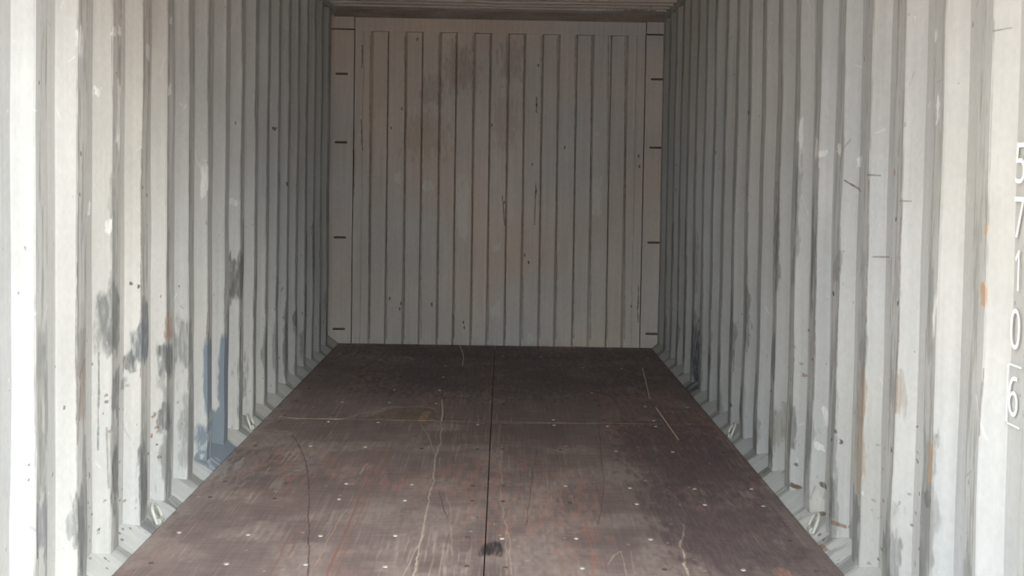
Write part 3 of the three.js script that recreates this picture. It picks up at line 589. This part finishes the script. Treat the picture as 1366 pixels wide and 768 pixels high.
// ---------------------------------------------------------------- side walls: folded sheets welded edge to edge, rails below and above
function sideWall(side, sign, mat, label) {
  const g = structure(`wall_${side}`, label, 'wall'), ph = PHASE[side], first = Math.floor((ph - 0.05) / PITCH);
  const dent = (z, y) => ((fbm(z * 2.1 + sign * 9, y * 1.9, 3) - 0.5) * 0.014 + (fbm(z * 7 + sign * 5, y * 3, 2) - 0.5) * 0.006) * sstep(0, 0.12, y) * sstep(2.39, 2.25, y);
  const place = (z, d, y) => [sign * (HALF + d), y, z];
  const points = [];                                         // from the front wall to the door: crest, slope away, outer flat, slope back
  for (let n = first; n >= -2; n--) { const zc = ph - n * PITCH; points.push([zc - CREST, 0], [zc, 0], [zc + SLOPE, DEPTH], [zc + SLOPE + 0.072, DEPTH]); }
  const inside = points.filter(([z]) => z > 0.06 && z < LENGTH - 0.02), line = [[-0.08, inside[0][1]], ...inside, [LENGTH + 0.02, inside.at(-1)[1]]];
  let from = 0;
  const cuts = line.map((p, i) => i).filter((i) => i > 8 && line[i][1] > 0 && line[i + 1]?.[1] > 0);   // seams lie in the outer flats, four folds apart
  const ends = cuts.filter((c, k) => k % 4 === 1);
  for (const e of [...ends, line.length - 1]) {
    if (e <= from) continue;
    const geo = foldedSheet(line.slice(from, e + 1), -0.02, HEIGHT, 14, place, dent); if (sign < 0) flip(geo);
    mesh('corrugated_sheet', uvFrom(geo, uvSide), mat, g);
    from = e;
  }
  // bottom rail: sloping ledge from the floor boards up to the sheets
  const rail = quadsToGeometry([
    [[sign * 1.135, -0.004, -0.08], [sign * 1.135, -0.004, LENGTH], [sign * 1.215, 0.055, LENGTH], [sign * 1.215, 0.055, -0.08]],
    [[sign * 1.135, -0.004, -0.08], [sign * 1.135, -0.15, -0.08], [sign * 1.135, -0.15, LENGTH], [sign * 1.135, -0.004, LENGTH]],
    [[sign * 1.215, 0.055, -0.08], [sign * 1.215, 0.055, LENGTH], [sign * 1.24, -0.15, LENGTH], [sign * 1.24, -0.15, -0.08]],
    [[sign * 1.135, -0.15, -0.08], [sign * 1.24, -0.15, -0.08], [sign * 1.24, -0.15, LENGTH], [sign * 1.135, -0.15, LENGTH]]]);
  mesh('bottom_rail', uvFrom(rail, (x, y, z) => [z / LENGTH, (0.1 + Math.abs(x) - 1.1) / 2.48]), mat, g);
  mesh('top_rail', uvFrom(box(Math.min(sign * 1.168, sign * 1.24), Math.max(sign * 1.168, sign * 1.24), 2.36, 2.41, -0.08, LENGTH), uvSide), mat, g);
  return g;
}
function flip(geo) { const p = geo.attributes.position.array; for (let i = 0; i < p.length; i += 9) for (let k = 0; k < 3; k++) { const t = p[i + 3 + k]; p[i + 3 + k] = p[i + 6 + k]; p[i + 6 + k] = t; } geo.computeVertexNormals(); }
const wallLeft = sideWall('left', -1, leftSteel, 'scuffed pale grey corrugated steel wall with blue paint patch low down');
const wallRight = sideWall('right', 1, rightSteel, 'scuffed pale grey corrugated steel wall carrying a column of white digits');

// painted serial digits on an outer flat of the right wall, near the door
{
  const font = await new FontLoader().loadAsync('fonts/droid/droid_sans_regular.typeface.json');
  const white = new THREE.MeshStandardMaterial({ color: 0xf6f7f4, roughness: 0.5 });
  const facing = (g) => { g.rotateY(-Math.PI / 2); return g; };                            // +x of the lettering runs towards the door
  for (const [ch, y] of [['5', 1.240], ['7', 1.118], ['1', 0.998], ['0', 0.865], ['6', 0.712]]) {
    const geo = new THREE.ShapeGeometry(font.generateShapes(ch, 0.092), 8); geo.computeBoundingBox(); const b = geo.boundingBox;
    geo.translate(-(b.min.x + b.max.x) / 2, -b.min.y, 0); geo.scale(ch === '1' ? 0.6 : 0.046 / (b.max.x - b.min.x), 0.092 / (b.max.y - b.min.y), 1); facing(geo);
    geo.translate(HALF + DEPTH - 0.0085, y, 5.464);
    mesh('painted_digit', geo, white, wallRight);
  }
  const bars = []; for (const [z0, z1, y0, y1] of [[5.434, 5.4365, 0.69, 0.83], [5.434, 5.498, 0.69, 0.694], [5.434, 5.498, 0.826, 0.83]]) bars.push(box(HALF + DEPTH - 0.0085, HALF + DEPTH - 0.0075, y0, y1, z0, z1));
  mesh('painted_frame', mergeGeometries(bars), white, wallRight);
}

// ---------------------------------------------------------------- front wall
const frontPaint = new Paint(1024, 1024, -1.25, 1.25, -0.1, 2.45);
frontPaint.fill((x, y) => {
  const l = (fbm(x * 2 + 5, y * 1.6, 4) - 0.5) * 22 + (fbm(x * 70, y * 3, 3) - 0.5) * 14 + (fbm(x * 90, y * 60, 2) - 0.5) * 8, t = (fbm(x * 1.4 + 40, y * 1.2 + 3, 3) - 0.5) * 26;
  return [197 + l + t, 191 + l, 184 + l - t, 0.5 + (fbm(x * 30, y * 9, 3) - 0.5) * 0.2];
});
frontMarks(frontPaint);
const frontSteel = wallMaterial(frontPaint, 0.002);
const uvFront = (x, y) => [(x + 1.25) / 2.5, (y + 0.1) / 2.55];
const gussetPaint = new Paint(1024, 1024, -1.25, 1.25, -0.1, 2.45);
gussetPaint.fill((x, y) => { const l = (fbm(x * 5, y * 60, 4) - 0.5) * 44 + (fbm(x * 70, y * 150, 2) - 0.5) * 20; return [142 + l, 134 + l, 125 + l, 0.5]; });   // stained and scraped, with the shade of its underside in the base colour
const wallBack = structure('wall_back', 'dirty grey corrugated steel end wall closing the container', 'wall');
{
  const gussetSteel = wallMaterial(gussetPaint, 0.003), rodSteel = new THREE.MeshStandardMaterial({ color: 0x655d54, roughness: 0.7 }), W = 0.246, line = [[-1.04, 0]];
  for (let n = 0; n < 8; n++) { const c = -0.861 + n * W; line.push([c - 0.066, 0], [c - 0.05, 0.042], [c + 0.05, 0.042], [c + 0.066, 0]); }
  line.push([1.046, 0]);
  const dent = (x, y) => (fbm(x * 1.6 + 3, y * 1.4, 3) - 0.5) * 0.012 * sstep(0.0, 0.2, y) * sstep(2.25, 2.1, y), place = (x, d, y) => [x, y, -d];
  const mid = 17;                                            // the two sheets meet on the middle crest
  const half = [line[mid - 1][0], line[mid][0]].reduce((a, b) => a + b) / 2;
  for (const part of [[...line.slice(0, mid), [half, 0]], [[half, 0], ...line.slice(mid)]])
    mesh('corrugated_sheet', uvFrom(foldedSheet(part, -0.03, 2.27, 14, place, dent), uvFront), frontSteel, wallBack);
  mesh('header_plate', uvFrom(box(-1.04, 1.046, 2.247, 2.345, -0.07, 0.006), uvFront), frontSteel, wallBack);
  mesh('top_rail', uvFrom(box(-1.24, 1.24, 2.345, 2.42, -0.09, -0.012), uvFront), frontSteel, wallBack);
  mesh('header_gusset', uvFrom(quadsToGeometry([[[-1.19, 2.342, 0.006], [1.19, 2.342, 0.006], [1.19, 2.4, 0.075], [-1.19, 2.4, 0.075]], [[-1.19, 2.342, 0.0], [-1.19, 2.4, 0.069], [1.19, 2.4, 0.069], [1.19, 2.342, 0.0]]]), uvFront), gussetSteel, wallBack);
  mesh('sill_plate', uvFrom(box(-1.24, 1.24, -0.16, -0.03, -0.09, 0.03), uvFront), frontSteel, wallBack);
  mesh('backing_plate', uvFrom(box(-1.24, 1.24, -0.16, 2.42, -0.1, -0.09), uvFront), frontSteel, wallBack);
  const seam = (x, y0, y1) => { const g = new THREE.CylinderGeometry(0.004, 0.004, y1 - y0, 6, 1); g.translate(x, (y0 + y1) / 2, 0.003); return uvFrom(g, uvFront); };
  mesh('weld_seam', seam(-0.978, 0, 2.247), frontSteel, wallBack); mesh('weld_seam', seam(0.985, 0, 2.247), frontSteel, wallBack);
  for (const s of [-1, 1]) {
    const x0 = s < 0 ? -1.24 : 1.052, x1 = s < 0 ? -1.046 : 1.24;
    mesh('corner_post', uvFrom(box(x0, x1, -0.1, 2.252, -0.08, 0.004), uvFront), frontSteel, wallBack);
    mesh('corner_plate', uvFrom(box(x0, x1, 2.262, 2.35, -0.08, 0.01), uvFront), frontSteel, wallBack);
    for (const y of [1.937, 1.446, 0.762, 0.1]) {              // short lashing rods welded across the post
      const g = new THREE.CapsuleGeometry(0.0075, 0.075, 3, 8); g.rotateZ(Math.PI / 2); g.translate(s * 1.132, y, 0.014);
      mesh('lashing_rod', g, rodSteel, wallBack);
    }
  }
}

// ---------------------------------------------------------------- ceiling
const roofPaint = new Paint(1024, 1024, -1.25, 1.25, 0, LENGTH);
roofPaint.fill((x, z) => { const l = (fbm(x * 2, z * 2, 4) - 0.5) * 24 + (fbm(x * 12, z * 30, 3) - 0.5) * 14; return [206 + l, 202 + l, 196 + l, 0.5]; });
{ const R = rng(5); for (let i = 0; i < 60; i++) { const x = -1.1 + R() * 2.2, z = R() * 0.7, w = 0.03 + R() * 0.15; roofPaint.blob(x - w, x + w, z - 0.012, z + 0.012, R() < 0.25 ? WHITE : [112, 98, 84], 0.5, 0.8, i); } }
const roofSteel = wallMaterial(roofPaint, 0.002), uvRoof = (x, y, z) => [(x + 1.25) / 2.5, z / LENGTH];
const ceiling = structure('ceiling', 'grey steel roof with ribs running across the container', 'ceiling');
{
  const line = [[-0.09, 0], [0.16, 0]], P = 0.14;
  for (let z = 0.2; z + P < LENGTH - 0.1; z += P) line.push([z, 0], [z + 0.018, 0.032], [z + 0.07, 0.032], [z + 0.088, 0]);
  line.push([LENGTH + 0.1, 0]);
  const place = (z, d, x) => [x, HEIGHT + d, z], dent = (z, x) => (fbm(z * 2, x * 2, 3) - 0.5) * 0.012;
  for (let from = 0; from < line.length - 1; from += 28) {
    const geo = foldedSheet(line.slice(from, from + 29), -1.24, 1.24, 10, place, dent); flip(geo);
    mesh('roof_sheet', uvFrom(geo, uvRoof), roofSteel, ceiling);
  }
}

// ---------------------------------------------------------------- floor: plywood boards on a steel underframe, screwed down
const floor = structure('floor', 'worn dark red brown plywood container floor with cracks and screw heads', 'floor');
const floorPaint = new Paint(2048, 2048, -1.16, 1.16, 0, LENGTH);
floorPaint.fill((x, z) => {
  const grain = fbm(x * 150, z * 4 + 8, 3) - 0.5, grain2 = fbm(x * 14, z * 70, 3) - 0.5, coarse = fbm(x * 2.2 + 9, z * 1.5, 4) - 0.5, mid = fbm(x * 10, z * 9, 4) - 0.5;
  const worn = sstep(0.52, 0.72, fbm(x * 3.1 + 20, z * 2.2 + 7, 4)) * sstep(0.45, 0.6, fbm(x * 60, z * 14, 3));
  const litDust = Math.exp(-((x + 0.2) ** 2) / 0.5) * sstep(2.3, 4.2, z) * 0.2;         // dust towards the door, thickened to paint in the brighter light there
  const dust = sstep(0.52, 0.78, fbm(x * 5 + 50, z * 5, 4) + litDust) * (0.3 + 0.7 * vn(x * 90, z * 30));
  const l = grain * 16 + grain2 * 16 + coarse * 26 + mid * 18;
  let r = 117 + l, g = 103 + l * 0.95, b = 99 + l * 0.95;
  r += 22 * worn; g += 8 * worn; b += 4 * worn;
  const streak = sstep(0.6, 0.78, fbm(x * 130 + 3, z * 5, 3)) * sstep(0.35, 0.65, fbm(x * 4 + 80, z * 2, 3));
  const d = Math.min(1, dust * 0.6 + streak * 0.5); r += (168 - r) * d; g += (153 - g) * d; b += (144 - b) * d;
  return [r, g, b, 0.5 + grain * 0.25 + mid * 0.2];
});
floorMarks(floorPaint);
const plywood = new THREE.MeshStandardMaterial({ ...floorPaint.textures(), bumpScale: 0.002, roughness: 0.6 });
const uvFloor = (x, y, z) => [(x + 1.16) / 2.32, z / LENGTH];
const darkSteel = new THREE.MeshStandardMaterial({ color: 0x2a2624, roughness: 0.85 });
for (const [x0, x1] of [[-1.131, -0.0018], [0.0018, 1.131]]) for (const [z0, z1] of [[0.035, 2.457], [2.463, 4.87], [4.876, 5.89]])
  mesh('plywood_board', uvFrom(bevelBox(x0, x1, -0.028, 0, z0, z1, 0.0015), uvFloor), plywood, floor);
mesh('underframe', box(-1.13, 1.13, -0.15, -0.03, 0.03, 5.9), darkSteel, floor);
{
  const head = new THREE.CylinderGeometry(0.0075, 0.009, 0.0025, 10, 1), zinc = new THREE.MeshStandardMaterial({ color: 0xb9b2aa, roughness: 0.55, metalness: 0.3 }), dull = new THREE.MeshStandardMaterial({ color: 0x5c4a44, roughness: 0.7 });
  const R = rng(21);
  for (const z of [0.1, 0.5, 0.9, 1.3, 1.7, 2.05, 2.4, 2.53, 3.02, 3.595, 3.81, 4.22, 4.5, 4.8, 4.95]) for (const x of [-1.05, -0.806, -0.558, -0.307, -0.06, 0.06, 0.314, 0.57, 0.822, 1.05]) {
    const bright = R() < (Math.abs(x) > 1 || Math.abs(x) < 0.1 || z < 2 ? 0.25 : 0.72), m = mesh('screw_head', head, bright ? zinc : dull, floor);
    m.position.set(x + (R() - 0.5) * 0.014, 0.0012, z + (R() - 0.5) * 0.02);
  }
}

// ---------------------------------------------------------------- door end frame and the yard outside (they let the daylight in)
const frame = structure('trim_1', 'steel door frame around the open end of the container', 'door frame');
{
  const steel = new THREE.MeshStandardMaterial({ color: 0xbfc0b8, roughness: 0.6 });
  for (const s of [-1, 1]) mesh('door_post', box(Math.min(s * 1.172, s * 1.245), Math.max(s * 1.172, s * 1.245), -0.15, 2.45, 5.9, 6.06), steel, frame);
  mesh('door_header', box(-1.245, 1.245, 2.29, 2.45, 5.9, 6.06), steel, frame);
  mesh('door_sill', box(-1.245, 1.245, -0.15, 0, 5.9, 6.06), steel, frame);
}
{
  const P = new Paint(512, 512, 0, 4, 0, 4);
  P.fill((x, z) => { const l = (fbm(x * 3, z * 3, 4) - 0.5) * 30 + (vn(x * 60, z * 60) - 0.5) * 40; return [160 + l, 138 + l, 124 + l, vn(x * 60, z * 60)]; });
  const t = P.textures(); for (const k of ['map', 'bumpMap']) { t[k].repeat.set(15, 15); }
  const g = new THREE.BoxGeometry(60, 0.2, 60); g.translate(0, -0.25, 3);
  const m = mesh('ground', g, new THREE.MeshStandardMaterial({ ...t, bumpScale: 0.006, roughness: 0.95 }), scene); m.userData = { kind: 'structure', label: 'pale gravel yard in front of the container', category: 'ground' };
}

// ---------------------------------------------------------------- loose things
const ringSteel = new THREE.MeshStandardMaterial({ color: 0xb4b5ac, roughness: 0.55, metalness: 0.1 });
function lashingRing(x, z, lean, label) {
  const t = new THREE.Group(); t.name = named('lashing_ring'); t.userData = { label, category: 'ring', group: 'lashing rings along the floor edges' }; scene.add(t);
  t.position.set(x, 0.0, z);
  const s = Math.sign(x), pts = [[0, 0, -0.03], [s * 0.012 * lean, 0.03, -0.031], [s * 0.024 * lean, 0.052, -0.02], [s * 0.028 * lean, 0.06, 0], [s * 0.024 * lean, 0.052, 0.02], [s * 0.012 * lean, 0.03, 0.031], [0, 0, 0.03]].map((p) => new THREE.Vector3(...p));
  mesh('loop', new THREE.TubeGeometry(new THREE.CatmullRomCurve3(pts), 24, 0.0065, 8), ringSteel, t).position.y = 0.008;
  const eye = new THREE.CylinderGeometry(0.011, 0.011, 0.034, 10); eye.rotateX(Math.PI / 2); eye.translate(0, 0.012, 0);
  mesh('eye', eye, ringSteel, t);
}
lashingRing(-1.14, 4.12, 0.9, 'pale steel lashing ring at left wall foot, nearest the open end');
lashingRing(-1.14, 2.70, 0.9, 'pale steel lashing ring at left wall foot, beside the blue painted patch');
lashingRing(1.14, 4.12, 0.9, 'pale steel lashing ring at right wall foot, nearest the open end');
lashingRing(1.14, 2.73, 0.9, 'pale steel lashing ring at right wall foot, level with the floor cross seam');

const strawMat = new THREE.MeshStandardMaterial({ color: 0xc3b3a0, roughness: 0.7 });
function splinter(pts, r, label) {
  const c = new THREE.CatmullRomCurve3(pts.map(([x, z, y = 0]) => new THREE.Vector3(x, 0.002 + r + y, z))), g = new THREE.TubeGeometry(c, 14, r, 6), p = g.attributes.position;
  const m = mesh('wood_splinter', g, strawMat, scene); m.userData = { label, category: 'splinter', group: 'wood splinters on the floor' }; return m;
}
// splinters
splinter([[0.876, 2.103], [0.881, 2.421], [0.884, 2.810]], 0.0035, 'long straight pale wood splinter on dark boards near right wall');
splinter([[0.956, 0.902], [0.922, 1.314], [0.875, 1.869]], 0.004, 'short bent pale splinter on shaded boards towards the end wall');
splinter([[-0.248, 2.496], [-0.253, 2.291], [-0.274, 1.994]], 0.005, 'upright looking pale sliver beside the torn brown veneer patch');
splinter([[-0.254, 0.102], [-0.212, 0.517], [-0.203, 0.894]], 0.004, 'thin curved pale sliver at the foot of the end wall');
// end of splinters

renderer.render(scene, camera);
